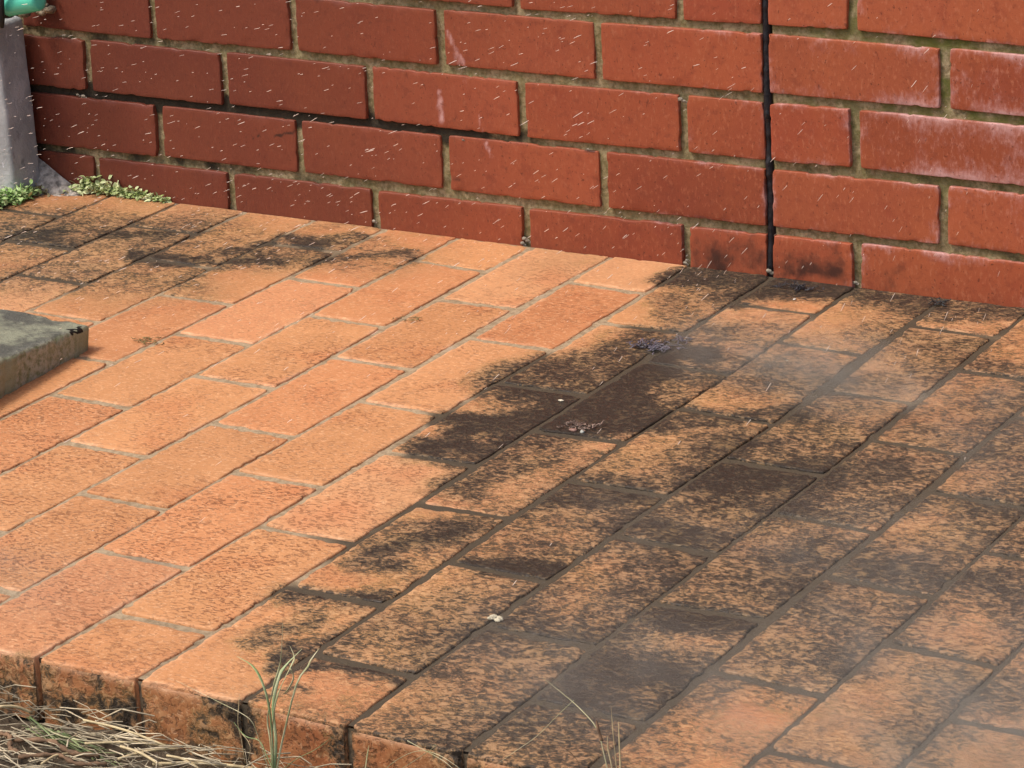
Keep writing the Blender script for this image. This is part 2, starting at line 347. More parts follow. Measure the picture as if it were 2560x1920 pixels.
# the dirty half of the paving lies right of this line
LN = [on_patio(u,v)[:2] for u,v in ((430,1500),(760,1190),(1000,880),(1300,730),(1480,590),(1500,560))]
def side(x, y):
    xs = np.interp(-y, [-p[1] for p in LN[::-1]], [p[0] for p in LN[::-1]])
    return x-xs
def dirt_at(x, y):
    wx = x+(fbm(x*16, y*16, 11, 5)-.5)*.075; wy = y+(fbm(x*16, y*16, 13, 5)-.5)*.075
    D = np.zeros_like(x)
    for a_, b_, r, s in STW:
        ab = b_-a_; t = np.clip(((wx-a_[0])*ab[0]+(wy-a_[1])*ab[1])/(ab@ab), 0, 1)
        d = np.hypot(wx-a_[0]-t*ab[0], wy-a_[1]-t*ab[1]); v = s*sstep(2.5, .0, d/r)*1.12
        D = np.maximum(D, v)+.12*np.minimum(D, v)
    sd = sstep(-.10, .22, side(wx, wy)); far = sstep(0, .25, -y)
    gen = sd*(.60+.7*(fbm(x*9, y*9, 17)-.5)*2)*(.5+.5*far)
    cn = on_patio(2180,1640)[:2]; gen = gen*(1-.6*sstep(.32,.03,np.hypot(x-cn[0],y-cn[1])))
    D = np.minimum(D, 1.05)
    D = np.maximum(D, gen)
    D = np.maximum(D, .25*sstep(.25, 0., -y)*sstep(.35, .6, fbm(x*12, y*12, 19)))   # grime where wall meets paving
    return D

# ------------------------------------------------------------------ paving
PM, PO, A0, PL, EDGE = .1177, .0066, .1198, 1.0063, 1.3217
QN = [(-1,0,1608,732.6),(-2,0,1426.6,705.6),(-1,.12,1507.6,809),(0,.12,1698.6,836),(-1,.36,1240,958.3),(0,0,1831.7,755.7),(0,.24,1615.6,902.3),(1,.24,1766,925.5),(0,.48,1330,1079.8),(1,.48,1561.6,1103),(-1,.6,967.9,1131.9),(0,.6,1184,1162.8),(0,.72,1052.8,1261),(1,.72,1264,1290),(-1,.48,1099,1033.5),(-1,.72,806,1216.8),(-2,.48,910,1002.7),(-2,.24,1180,844.5),(-1,.24,1384,873.4),(-2,.36,1020,923.6),(-3,.36,833,892.7),(-2,.6,730.7,1093.3),(-3,.6,528.5,1058.6),(-3,.24,956.4,817.5),(-4,.24,777,786.6),(-3,0,1207,678.6),(-4,0,1041,647.7),(-3,.12,1105,750),(-2,.12,1279,766),(-4,.12,890.8,719),(-5,.12,723,694),(1,0,2031.9,785.8),(2,0,2282,811.7),(2,.12,2147.6,885),(1,.12,1952.8,850),(3,0,2479.4,842.5),(3,.12,2398,927.4),(2,.24,2082,981),(3,.24,2277,1004.6),(3,.36,2182.3,1101),(4,.36,2406,1139.6),(4,.48,2334.7,1226.4),(4,.72,2070.5,1440),(5,.72,2329,1494),(5,.6,2456,1382),(5,.84,2224.8,1608),(6,.84,2494.8,1673.5),(6,.96,2379,1793),(5,.96,2051,1743),(4,.96,1793.8,1678),(1,.84,1126,1409),(1,.96,954.4,1509.5),(0,.96,723,1465),(1,1.08,794,1635),(2,.96,1214.8,1565.5),(2,1.08,1029.7,1689),(2,.84,1357,1457),(2,.72,1542,1334),(3,.72,1797,1382),(3,.84,1619.5,1515),(3,.96,1490,1613.7),(3,1.08,1322,1748.7),(4,.96,1777.7,1677),(4,1.08,1611.8,1810),(4,.84,1905,1546),(-1,1.2,88.7,1648),(0,1.2,343,1697),(1,1.2,609.6,1750.7),(2,1.2,867.6,1816),(3,1.2,1157,1886)]
OFF = []
for m, k, u, v in QN:
    g = np.array([m*PM+PO, -(A0+k*PL) if k < 1.19 else -EDGE]); o_ = on_patio(u/K, v/K)[:2]-g
    if np.hypot(*o_) < .022: OFF.append((g, o_))
OG = np.array([o[0] for o in OFF]); OO = np.array([o[1] for o in OFF])
def node(m, y):
    """where the joint crossing (column m, distance y from the wall) really lies: this paving is hand laid and uneven"""
    g = np.array([m*PM+PO, -y]); d = np.hypot(*(OG-g).T); wt = np.exp(-(d/.085)**2)+1e-9
    o = (wt[:, None]*OO).sum(0)/(wt.sum()+.35); o = o*min(1, .011/(np.hypot(*o)+1e-9))
    if y < .001: o[1] = 0
    return g+o
paving = MB(); rnd = random.Random(4)
NP = np.array([0, -SL, 1.]); NP /= np.linalg.norm(NP)
TINTS = [(.54,.235,.090),(.57,.265,.110),(.55,.215,.085),(.60,.30,.140),(.53,.185,.070),(.56,.255,.10),(.58,.24,.11)]
def crosses(c_):
    st_ = A0 if c_ % 2 == 0 else A0+.12*PL
    ys = [-.0]; y = st_
    while y < A0+1.15*PL: ys.append(y); y += .24*PL
    ys.append(EDGE); return ys
M0, M1 = -13, 12
for c_ in range(M0, M1):
    ys = crosses(c_)
    for i in range(len(ys)-1):
        y0, y1 = ys[i], ys[i+1]
        jw = .0025
        p = [node(c_, y0), node(c_+1, y0), node(c_+1, y1), node(c_, y1)]
        g0 = .0046 if i > 0 else .001; g1 = .0046 if i < len(ys)-2 else 0
        jl = jw+rnd.uniform(-.0006,.0009); jr = jw+rnd.uniform(-.0006,.0009)
        q = [np.array([p[0][0]+jl, p[0][1]-g0-rnd.uniform(0,.0015)]), np.array([p[1][0]-jr, p[1][1]-g0-rnd.uniform(0,.0015)]), np.array([p[2][0]-jr, p[2][1]+g1+rnd.uniform(0,.001)]), np.array([p[3][0]+jl, p[3][1]+g1+rnd.uniform(0,.001)])]
        dz = rnd.uniform(-.0006,.0008); tx = rnd.uniform(-.004,.004); ty = rnd.uniform(-.002,.002)
        cx_, cy_ = sum(v[0] for v in q)/4, sum(v[1] for v in q)/4
        Q3 = [(v[0], v[1], zp(v[1])+dz+tx*(v[0]-cx_)+ty*(v[1]-cy_)) for v in q]
        t = (np.array(rnd.choice(TINTS))*np.array((1.,1.01,1.03))*.65+np.array((.53,.268,.125))*.35)*rnd.uniform(.88,1.05); pd = rnd.uniform(-.22,.14); pk = rnd.uniform(.55,1.)*float(sstep(.15,.7,np.array(-cy_))*.4+.6)
        vis = -9 <= c_ <= 8
        def df(V, U, W, ed, pd=pd):
            D = dirt_at(V[:,0], V[:,1])
            D = D*(1+pd*1.2)+.12*np.exp(-ed/.006)*sstep(.1,.5,D)
            side_ = sstep(-.008, -.03, V[:,2]-zp(V[:,1]))          # grime on the exposed front faces
            return np.where(side_ > 0, np.maximum(D*.4, .38+.6*sstep(.5,.72,fbm(V[:,0]*40, V[:,2]*40, 23))*sstep(.35,.6,fbm(V[:,0]*9, V[:,2]*9, 29))), D)
        # front face of the edge row needs its own vertices: split depth in steps
        slab(paving, Q3, NP, .066, r=.0021, res=.004 if vis else .012, tint=t, seed=rnd.uniform(0, 60), dirtf=df, rimk=rnd.uniform(.1,.9), wob=.0007, chip=.0022, pits=pk)
        if i == len(ys)-2 and vis:
            # the exposed end: a fine sheet 1.5 mm proud of the rolled side, so it carries grit, chips and grime
            a_ = np.array(Q3[3]); b_ = np.array(Q3[2]); nx = int(np.linalg.norm(b_-a_)/.004); nz = 15
            s_, t2 = np.meshgrid(np.linspace(.015,.985,nx), np.linspace(0,1,nz), indexing='ij')
            X = a_+(b_-a_)*s_[..., None]+np.array([0,0,-1.])*(.0036+t2*.062)[..., None]
            sh = (fbm(X[...,0]*60, X[...,2]*60, 31)-.5)*.004
            fall = np.minimum(1, np.minimum(np.minimum(s_,1-s_)/.05, t2/.08))
            X[...,1] -= .0004+fall*.0012+sh*fall
            V = X.reshape(-1,3); fl = gridf(nx, nz)
            D = np.clip(.16+.75*sstep(.50,.66,fbm(V[:,0]*26, V[:,2]*26, 23))*sstep(.38,.62,fbm(V[:,0]*7, V[:,2]*7, 29))+.6*sstep(.03,.0,np.minimum(s_,1-s_).ravel()*.12)*sstep(.3,.6,fbm(V[:,0]*60,V[:,2]*60,37)), 0, 1)
            paving.add(V, fl, tint=np.tile(t*np.array([.70,.58,.50]), (len(V),1)), rim=.7*sstep(.10,.0,t2.ravel()), dirt=D, pits=np.full(len(V),1.))  # front ends tinted darker: their shade under light from above, put into the colour
pav = paving.build('brick_paving', PAVER); tag(pav, kind='structure')
# the jointing between and under the pavers
xs = np.arange(M0*PM-.05, M1*PM+.05, .005); ysg = np.arange(-EDGE+.006, .0, .005)
X, Y = np.meshgrid(xs, ysg, indexing='ij')
Z = zp(Y)-.0018+(fbm(X*60, Y*60, 41)-.5)*.0016+(fbm(X*9, Y*9, 43)-.5)*.0010
Z = Z-.0001*sstep(-.12,.1,side(X,Y))-.0004*sstep(.6,1.1,-Y)*sstep(.1,-.12,side(X,Y))
mb = MB(); V = np.stack([X,Y,Z],-1).reshape(-1,3)
f_ = gridf(*X.shape)
mb.add(V, f_, dirt=np.clip(dirt_at(V[:,0],V[:,1])*1.2+.40*sstep(-.12,.1,side(V[:,0],V[:,1]))+.28*sstep(.5,1.1,-V[:,1])+.25*sstep(-.6,-.9,V[:,0])*sstep(.6,.3,-V[:,1])-.30*sstep(.50,.68,fbm(V[:,0]*7,V[:,1]*7,141)),0,1))
# its front lip down to the soil
Xf, Tf = np.meshgrid(xs, np.linspace(0,1,14), indexing='ij'); Yf = Xf*0-EDGE+.0060+(fbm(Xf*80,Tf*5,47)-.5)*.003; Zf = zp(-EDGE)-.004-Tf*.075
V = np.stack([Xf,Yf,Zf],-1).reshape(-1,3); mb.add(V, gridf(*Xf.shape)[:, ::-1], dirt=np.clip(.1+1.2*fbm(V[:,0]*30,V[:,2]*30,151),0,1))
mb.build('joint_sand', SAND, pav)

# ------------------------------------------------------------------ wall
WN = [(-4.5,3,214,89.5),(-4,3,387.7,104.2),(-4.5,2,223.8,236.5),(-4,2,391.6,256.6),(-3.5,2,567,272),(-3.5,3,555.6,123.5),(-4,1,399.3,401.2),(-4.5,1,238.4,385.8),(-3.5,1,574,422.5),(-3,3,739.5,137),(-3,2,740.3,289.4),(-3,1,751.9,439.8),(-2.5,3,918.5,158.2),(-2.5,2,925.5,308.6),(-2,3,1103,171.7),(-2,2,1107.6,328),(-2,1,1114.5,486),(-2.5,1,935,465),(-2,4,1095,15.4),(-1,4,1490,42.4),(-1,3,1496,208.3),(-1,2,1505.7,366.5),(-1,1,1511.5,532.4),(-1.5,3,1299.3,198.7),(-1.5,2,1305,351),(-1.5,1,1314.7,511.2),(-.5,4,1696.7,59.8),(-.5,3,1704.4,231.5),(-.5,2,1710,391.6),(-.5,1,1714,555.6),(.5,4,2128.3,84.9),(1,4,2359.8,111.9),(.5,3,2132.2,266.2),(1,3,2363.7,283.6),(.5,2,2141.8,428.2),(1,2,2356,457.2),(.5,1,2141.8,598),(1,1,2356,621)]
Z1 = .0586
WG = np.array([(x*.24, Z1+.086*(b-1)) for x,b,_,_ in WN]); WO = np.array([(lambda q: (q[0], q[2]))(on_y(u/K, v/K, 0.)) for _,_,u,v in WN])-WG
def wnode(x, z):
    g = np.array([x, z]); d = np.hypot(*(WG-g).T); wt = np.exp(-(d/.09)**2)
    return g+(wt[:, None]*WO).sum(0)/(wt.sum()+.15)
wall = empty('brick_wall', (0,0,0))
tag(wall, 'red brick wall with recessed mortar and a black vertical movement joint, standing behind the paving', 'wall')
bw = MB(); rnd = random.Random(11)
BT = [(.335,.074,.034),(.37,.088,.038),(.30,.064,.031),(.39,.098,.044),(.345,.077,.035)]
XL, XR = -6.0*.24, 10*.24; NROW = 26
def bloom_at(V, U, W, ed):
    x, z = V[:,0], V[:,2]
    right = sstep(-.35, .25, x)
    n1 = fbm(x*16, z*16, 51); n2 = fbm(x*5, z*5, 53)
    b = right*np.exp(-ed/.012)*sstep(.40,.70,n1)*.34 + right*sstep(.46,.70,n2)*.17 + .16*right*np.exp(-ed/.02)
    b = b+(.18*np.exp(-ed/.0025)*sstep(.4,.6,fbm(x*50,z*50,57)))
    # old lime runs on the middle of the wall
    for (u1,v1,u2,v2,r,s) in ((965,70,1000,140,.0045,.8),(975,85,985,135,.004,.6),(950,200,953,262,.005,.95),(953,205,945,235,.004,.7),(1033,250,1042,290,.0022,.7),(1048,310,1060,338,.0035,.8),(1003,175,1006,185,.003,.6),(2040,160,2060,170,.004,.4),(2080,150,2078,200,.006,.35)):
        A = on_y(u1,v1,0)[[0,2]]; B = on_y(u2,v2,0)[[0,2]]; ab = B-A
        t = np.clip(((x-A[0])*ab[0]+(z-A[1])*ab[1])/(ab@ab),0,1); d = np.hypot(x-A[0]-t*ab[0], z-A[1]-t*ab[1])
        b = np.maximum(b, .62*s*sstep(1.7,.2,d/r)*(.5+fbm(x*150,z*150,59)))
    return b
def wdirt_at(V, U, W, ed):
    x, z = V[:,0], V[:,2]
    d = .55*sstep(.10,.0,z-.0)*sstep(.10,.0,abs(x-.03)-.10)*sstep(.3,.6,fbm(x*18,z*18,61))+.20*sstep(.06,.0,z)*sstep(.35,.6,fbm(x*14,z*14,67))
    d = d+.28*np.exp(-ed/.004)*sstep(.45,.7,fbm(x*22,z*22,63))
    d = d+.22*sstep(.5,.7,fbm(x*7,z*7,65))*sstep(-.3,-.9,x)
    for (u1,v1,u2,v2,r,s) in ((590,295,635,285,.0022,.9),(1265,322,1280,326,.004,.8),(975,385,990,388,.004,.5),(545,300,565,290,.0015,.8)):
        A = on_y(u1,v1,0)[[0,2]]; B = on_y(u2,v2,0)[[0,2]]; ab = B-A
        t = np.clip(((x-A[0])*ab[0]+(z-A[1])*ab[1])/(ab@ab),0,1); dd = np.hypot(x-A[0]-t*ab[0], z-A[1]-t*ab[1])
        d = np.maximum(d, s*sstep(1.5,.4,dd/r))
    return d
HJ = .0055
for row in range(1, NROW+1):
    zb = Z1+.086*(row-2); zt = Z1+.086*(row-1)
    ph = .5 if row % 2 else 0
    br = []; x = XL-.12+ph*.24
    edges = sorted(set([round(k/2, 1) for k in range(-14, 22) if (k % 2 != 0) == bool(row % 2)]+[0.]))
    edges = [e_ for e_ in edges if XL/.24-.6 <= e_ <= XR/.24]
    for e0, e1 in zip(edges[:-1], edges[1:]):
        fine = row <= 7 and e0 > -6 and e1 < 3.1
        c4 = [wnode(e0*.24, zb), wnode(e1*.24, zb), wnode(e1*.24, zt), wnode(e0*.24, zt)]
        if row == 1: c4[0][1] = c4[1][1] = -.03
        jl = .0060+rnd.uniform(-.001,.001) if e0 != 0 else .0045; jr = .0060+rnd.uniform(-.001,.001) if e1 != 0 else .0045
        jb = HJ+rnd.uniform(-.0006,.0008); jt = HJ+rnd.uniform(-.0006,.0008)
        sk = rnd.uniform(-.0012,.0012); yo = rnd.uniform(-.0012,.0012)
        if row == 1: jb = 0
        Q3 = [(c4[0][0]+jl, yo, c4[0][1]+jb+sk), (c4[1][0]-jr, yo, c4[1][1]+jb-sk), (c4[2][0]-jr, yo, c4[2][1]-jt-sk), (c4[3][0]+jl, yo, c4[3][1]-jt+sk)]
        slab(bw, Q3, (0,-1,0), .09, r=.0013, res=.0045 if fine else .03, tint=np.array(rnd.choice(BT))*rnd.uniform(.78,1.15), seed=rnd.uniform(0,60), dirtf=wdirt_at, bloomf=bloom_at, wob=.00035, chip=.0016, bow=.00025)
o = bw.build('brickwork', BRICK, wall)
# mortar bed, recessed 6-9 mm and uneven
mb = MB()
def mortar_patch(x0, x1, z0, z1, rs):
    X, Z = np.meshgrid(np.arange(x0, x1+rs*.5, rs), np.arange(z0, z1+rs*.5, rs), indexing='ij')
    Y = .0060+(fbm(X*55, Z*55, 71)-.5)*.004+(fbm(X*7, Z*7, 73)-.5)*.004
    Y = Y+.012*sstep(.006,.003,abs(X))
    V = np.stack([X,Y,Z],-1).reshape(-1,3); x, z = V[:,0], V[:,2]
    # black mould in the second and third bed joints on the left
    row = (z-Z1)/.086; bed = np.exp(-((row-np.round(row))/.22)**2); k = np.round(row)
    left = sstep(-.35,-.75,x)
    md = bed*((k==1)*sstep(-.25,-.60,x)*1.0+(k==0)*.45*sstep(-.4,-.9,x)+(k==2)*.45*sstep(-.6,-1.0,x)+(k==0)*.35*sstep(.0,.5,x)+(k==1)*.25)
    md = np.clip(md+.18*sstep(.5,.7,fbm(x*14,z*14,77)), 0, 1)
    moss = sstep(-.1,.35,x)*sstep(.0,.35,z)*.9+.35
    mb.add(V, gridf(*X.shape)[:, ::-1], dirt=md, moss=np.clip(moss,0,1))
mortar_patch(-1.5, .8, -.04, .62, .0035)
mortar_patch(.8, XR, -.04, .62, .02); mortar_patch(-1.5, XR, .62, Z1+.086*(NROW-.5), .02)
mb.build('mortar', MORTAR, wall)
# black sealant in the movement joint
zs = np.linspace(-.02, Z1+.086*(NROW-1), 520); V = []; 
prof = [(-.0052,.0075),(-.004,.0035),(-.0015,.0022),(.0015,.0024),(.004,.004),(.0052,.0075)]
R_ = np.random.RandomState(3)
cxz = np.array([wnode(0, z)[0] for z in zs])
for i, z in enumerate(zs):
    nn = (fbm(np.array([z*60]), np.array([.5]), 81)[0]-.5)*.004; n2 = (fbm(np.array([z*160]), np.array([2.5]), 83)[0]-.5)*.0035
    for px, py in prof: V.append((cxz[i]+px*(1.0)+n2*.35, py+nn+n2*(abs(px) < .004)-.0022*(vn(z*25,1.,85) > .7), z))
mb = MB(); mb.add(V, gridf(len(zs), 6)); mb.build('movement_joint', SEAL, wall)
# mortar crumbs and blobs squeezed out of joints
def blob(mb, p, r, seed, sq=(1,1,1), n=8):
    th, ph = np.meshgrid(np.linspace(0, 2*np.pi, n*2, endpoint=False), np.linspace(.02, np.pi-.02, n), indexing='ij')
    d = np.stack([np.cos(th)*np.sin(ph), np.sin(th)*np.sin(ph), np.cos(ph)], -1)
    rr = r*(.7+.6*fbm(d[...,0]*2+seed*3+9, d[...,1]*2+d[...,2]*1.7+9, 91))
    X = (d*rr[..., None]*np.array(sq)).reshape(-1,3)+np.asarray(p); f = []
    for i in range(2*n):
        for j in range(n-1): a_ = i*n+j; b_ = ((i+1) % (2*n))*n+j; f.append((a_, b_, b_+1, a_+1))
    mb.add(X, f)
mb = MB()
for k, (u, v, r) in enumerate(((1470,214,.006),(1478,218,.004),(180,208,.006),(168,205,.004),(808,478,.005),(1133,515,.006),(1140,520,.005),(1480,568,.005),(1484,562,.004),(1661,585,.007),(1848,610,.005),(1128,525,.006),(1000,302,.003),(1270,322,.003),(440,152,.003))):
    p = on_y(u, v, .001); blob(mb, (p[0], .001, p[2]), r*.5, k, (1.3,.5,.8)); blob(mb, (p[0]+r*.5, .002, p[2]-r*.4), r*.4, k+40, (1.2,.5,.9)); blob(mb, (p[0]-r*.5, .002, p[2]-r*.3), r*.3, k+80, (1.2,.5,.9))
mb.build('mortar_crumb', MORTW, wall)

# ------------------------------------------------------------------ ground beyond the paving
mb = MB()
def ax(lo, hi, flo, fhi, fs, n=14):
    return np.unique(np.concatenate([-np.geomspace(-lo, -flo if flo < 0 else 1, n) if False else np.linspace(lo, flo, n), np.arange(flo, fhi, fs), np.linspace(fhi, hi, n)]))
xs = ax(-40, 40, -1.6, 1.2, .008); ys = ax(-40, 3, -1.75, -1.28, .006)
X, Y = np.meshgrid(xs, ys, indexing='ij')
nr = sstep(2.5, 1.2, np.hypot(X, Y+1.4))
Z = zp(-EDGE)-.064+nr*((fbm(X*14, Y*14, 101)-.5)*.022+(fbm(X*70, Y*70, 103)-.5)*.010)-.02*sstep(-1.7,-2.5,Y)-(Y > -1.30)*.04
mb.add(np.stack([X,Y,Z],-1).reshape(-1,3), gridf(*X.shape))
gnd = mb.build('ground', SOIL); tag(gnd, kind='structure')
GZ = zp(-EDGE)-.064

# ------------------------------------------------------------------ grey post, green fitting, rubble in the left corner
PY = -.044                                     # the post's middle, front face 4 cm nearer
EZ = [on_y(u, v, PY+.028)[[0,2]] for u, v in ((88,385),(72,230),(50,60))]
def xr(z):
    if z > EZ[2][1]: return EZ[2][0]+(z-EZ[2][1])*(EZ[2][0]-EZ[1][0])/(EZ[2][1]-EZ[1][1])*.3
    return float(np.interp(z, [e_[1] for e_ in EZ], [e_[0] for e_ in EZ]))
post = MB(); PT = on_y(40, 46, PY)[2]
zs = np.concatenate([np.linspace(-.01, PT-.006, 50), [PT-.002, PT, PT]]); V = []; ring = []
for k in range(40):
    t = 2*math.pi*k/40; c_, s_ = math.cos(t), math.sin(t); ex = .16
    ring.append((abs(c_)**ex*(1 if c_ > 0 else -1), abs(s_)**ex*(1 if s_ > 0 else -1)))
POSTC = (xr(0)-.06, PY, zp(PY))
for zi, z in enumerate(zs):
    hw = .062; cxx = xr(z)-hw; sh = (1,1,.97,.90,.4)[max(0, zi-48)] if zi >= 48 else 1
    for a_, b_ in ring:
        nn = 1+.03*(fbm(np.array([a_*2+z*14]), np.array([b_*2+z*9]), 111)[0]-.5)
        V.append((cxx+a_*hw*nn*sh, PY+b_*.032*nn*sh, z))
nz_ = len(zs)
f = [(i*40+k, i*40+(k+1) % 40, (i+1)*40+(k+1) % 40, (i+1)*40+k) for i in range(nz_-1) for k in range(40)]+[tuple(range(40))[::-1], tuple((nz_-1)*40+k for k in range(40))]
post.add(V, f)
po = post.build('concrete_post', CONC, loc=POSTC)
tag(po, 'weathered blue-grey concrete post against the left end of the brick wall', 'post')

ga = on_y(10, 12, -.085); gb = on_y(86, -2, -.085)
gp = empty('garden_pipe', tuple(ga)); tag(gp, 'mint green plastic pipe end in the upper left corner above the grey post', 'pipe')
ax_ = (gb-ga); ax_ /= np.linalg.norm(ax_)
def rel(p): return np.asarray(p)-ga
gr_ = .0165
pts = [ga-ax_*.25, ga-ax_*.1, ga, gb-ax_*.008, gb-ax_*.004, gb-ax_*.001, gb]; rr = [gr_]*3+[gr_, gr_*.97, gr_*.86, gr_*.55]
mb = MB(); mb.add(*tube([rel(p) for p in pts], rr, 28)); mb.build('pipe_body', GREENP, gp)
mb = MB(); mb.add(*tube([rel(ga+ax_*t) for t in (.000,.0005,.007,.0075)], [gr_*1.0,gr_*1.12,gr_*1.12,gr_*1.0], 28)); mb.build('collar', DARKP, gp)
mb = MB(); pts = [on_y(2,-60,-.11), on_y(1,10,-.11), on_y(3,40,-.11), on_y(4,60,-.11)]
mb.add(*tube([rel(p) for p in pts], [.0055,.0055,.005,.003], 12)); mb.build('dark_hose', DARKP, gp)

# mortar lumps between post and wall
def lumps(name, label, cat, cen, n_, spread, r0, r1, mat, seed, sq=(1,1,.7)):
    R = random.Random(seed); mb = MB()
    for k in range(n_):
        p = np.array(cen)+np.array([R.gauss(0,1)*spread[0], R.gauss(0,1)*spread[1], abs(R.gauss(0,1))*spread[2]])
        if p[1] > -.004: p[1] = -.004
        blob(mb, p, R.uniform(r0, r1), seed+k, sq, 5)
    return tag(mb.build(name, mat, loc=tuple(cen)), label, cat)
c_ = on_y(88, 28, -.012)
lumps('mortar_lump', 'crusty brown mortar lump under the green pipe beside the grey post', 'mortar lump', c_, 40, (.010,.006,.014), .003, .009, plain('brown_mortar', (.20,.16,.11), .9, .6, 120, .003), 5)

# grey grit fillet in the corner
A = on_y(75, 372, -.002); B = on_y(165, 420, -.002); Cc = on_patio(70, 432); D_ = on_patio(180, 428)
mb = MB(); n1, n2 = 60, 40
s_, t_2 = np.meshgrid(np.linspace(0,1,n1), np.linspace(0,1,n2), indexing='ij')
A2 = on_y(-20, 330, -.002)
top = A2*(1-s_)[...,None]+B*s_[...,None]; top[...,2] = np.interp(s_, [0,.45,1], [.075,.055,.004])
bot = np.array(on_patio(-30,425))*(1-s_)[...,None]+D_*s_[...,None]; bot[...,2] = zp(bot[...,1])-.002
X = top*(1-t_2)[...,None]+bot*t_2[...,None]; X[...,2] -= .25*(top[...,2]-bot[...,2])*np.sin(np.pi*t_2)
X[...,2] += (fbm(X[...,0]*90, X[...,1]*90, 121)-.5)*.012*np.sin(np.pi*np.clip(t_2,.05,1))
X[...,1] = np.minimum(X[...,1], -.0015)
mb.add(X.reshape(-1,3), gridf(n1,n2)); o = mb.build('grit_fillet', RUBBLE, loc=tuple(A)); tag(o, 'grey gritty mortar heap in the corner between post and wall', 'mortar heap')

# ------------------------------------------------------------------ weeds
def leaf(mb, p, d, ln, wd, up, curl=.3):
    d = Vector(d).normalized(); upv = Vector(up); x = d.cross(upv)
    if x.length < 1e-3: x = Vector((1,0,0))
    x.normalize(); z = x.cross(d).normalized(); V = []; n_ = 5
    for i in range(n_):
        t = i/(n_-1); w_ = wd*math.sin(math.pi*(.12+.84*t))**.8*.5
        c = Vector(p)+d*ln*t+z*(-curl*ln*t*t+.0)
        V += [c-x*w_+z*.18*w_, c, c+x*w_+z*.18*w_]
    f = []
    for i in range(n_-1):
        for k in range(2): a_ = i*3+k; f.append((a_, a_+1, a_+4, a_+3))
    mb.add(V, f)
def weed(name, label, path, n_, mat, seed, hgt, wid, lsz):
    R = random.Random(seed); mbl = MB(); mbs = MB(); base = on_patio(*path[0][:2]); root = empty(name, tuple(base))
    P3 = [(on_patio(u, v), s) for u, v, s in path]
    for k in range(n_):
        i = R.randrange(len(P3)-1); t = R.random(); c = P3[i][0]*(1-t)+P3[i+1][0]*t; s = P3[i][1]*(1-t)+P3[i+1][1]*t
        p = c+np.array([R.gauss(0,.5)*wid*s, R.gauss(0,.5)*wid*s, 0]); p[1] = min(p[1], -.006)
        h_ = abs(R.gauss(0,.6))*hgt*s; p[2] = zp(p[1])+.002+min(h_, hgt*1.4*s)
        d = (R.gauss(0,1), R.gauss(-.3,1), R.gauss(.5,.6)); L_ = lsz*R.uniform(.6,1.3)*(.6+.4*s)
        leaf(mbl, p-base, d, L_, L_*R.uniform(.5,.8), (R.gauss(0,.4), R.gauss(0,.4), 1), R.uniform(0,.6))
        if k % 5 == 0:
            q = np.array([c[0], min(c[1],-.006), zp(c[1])]); mbs.add(*tube([q-base, (q+p)/2-base+np.array([0,0,.003]), p-base], [.0009,.0008,.0005], 5))
    mbl.build('leaves', mat, root); mbs.build('stems', mat, root); return tag(root, label, 'weed')
weed('creeping_weed', 'pale green leafy weed growing along the foot of the brick wall', [(165,418,.8),(195,414,1.),(235,410,1.15),(270,420,.8),(310,430,.45),(345,436,.3),(365,438,.2)], 620, WEED1, 3, .014, .022, .0085)
weed('creeping_weed', 'brighter green leafy weed at the foot of the grey post', [(-30,448,1.),(8,442,1.),(38,434,.9),(66,422,.6)], 420, WEED2, 8, .017, .024, .0085)
weed('creeping_weed', 'small brownish sprig of weed between post and mortar heap', [(68,416,.6),(100,420,.5)], 60, leafmat('brown_weed_leaf', (.16,.14,.06),(.36,.32,.18),70), 9, .012, .012, .009)

# ------------------------------------------------------------------ mossy concrete block on the left
def up(u, v, vt):                              # a point vt (px row) straight above a point of the paving
    p = on_patio(u, v); z0_ = to_px(p)[1]; z1_ = to_px(p+np.array([0,0,.05]))[1]; p[2] += .05*(z0_-vt)/(z0_-z1_); return p
q0 = up(206, 752, 700); l0 = up(0, 868, 783); q3 = q0+(l0-q0)*1.75; bk = on_patio(0, 664, .045); q1 = q0+(bk-q0)*1.7
nB = np.cross(q1-q0, q3-q0); nB /= np.linalg.norm(nB); nB = nB*np.sign(nB[2]); q2 = q1+(q3-q0)
def on_blk(u, v): d = ray(u, v); return CP+d*(nB@(q0-CP))/(nB@d)
mbb = MB()
def bd(V, U, W, ed):
    d = np.zeros(len(V))
    for (u1,v1,u2,v2,r,s) in ((148,711,156,716,.0022,.9),(155,716,158,711,.002,.9),(166,720,172,704,.0024,1.),(172,704,178,722,.0024,1.),(184,709,190,710,.0048,.75),(40,705,60,700,.006,.4),(90,690,120,690,.004,.3)):
        A_ = on_blk(u1,v1)[:2]; B_ = on_blk(u2,v2)[:2]; ab = B_-A_
        t = np.clip(((V[:,0]-A_[0])*ab[0]+(V[:,1]-A_[1])*ab[1])/(ab@ab),0,1); dd = np.hypot(V[:,0]-A_[0]-t*ab[0], V[:,1]-A_[1]-t*ab[1])
        d = np.maximum(d, s*sstep(1.4,.5,dd/r)*((V-q0)@nB > -.005))
    return d
slab(mbb, [q0,q1,q2,q3], nB, .062, r=.007, res=.005, tint=(.2,.2,.1), seed=5.5, dirtf=bd, wob=.003, chip=.010, bow=.002, rimw=.006, rimk=.8)
BL = (q0+q2)/2; BL[2] = zp(BL[1])
o = mbb.build('concrete_block', MOSSY, loc=tuple(BL)); tag(o, 'mossy grey-green concrete block with black marks by its chipped corner, left on the paving', 'concrete block')

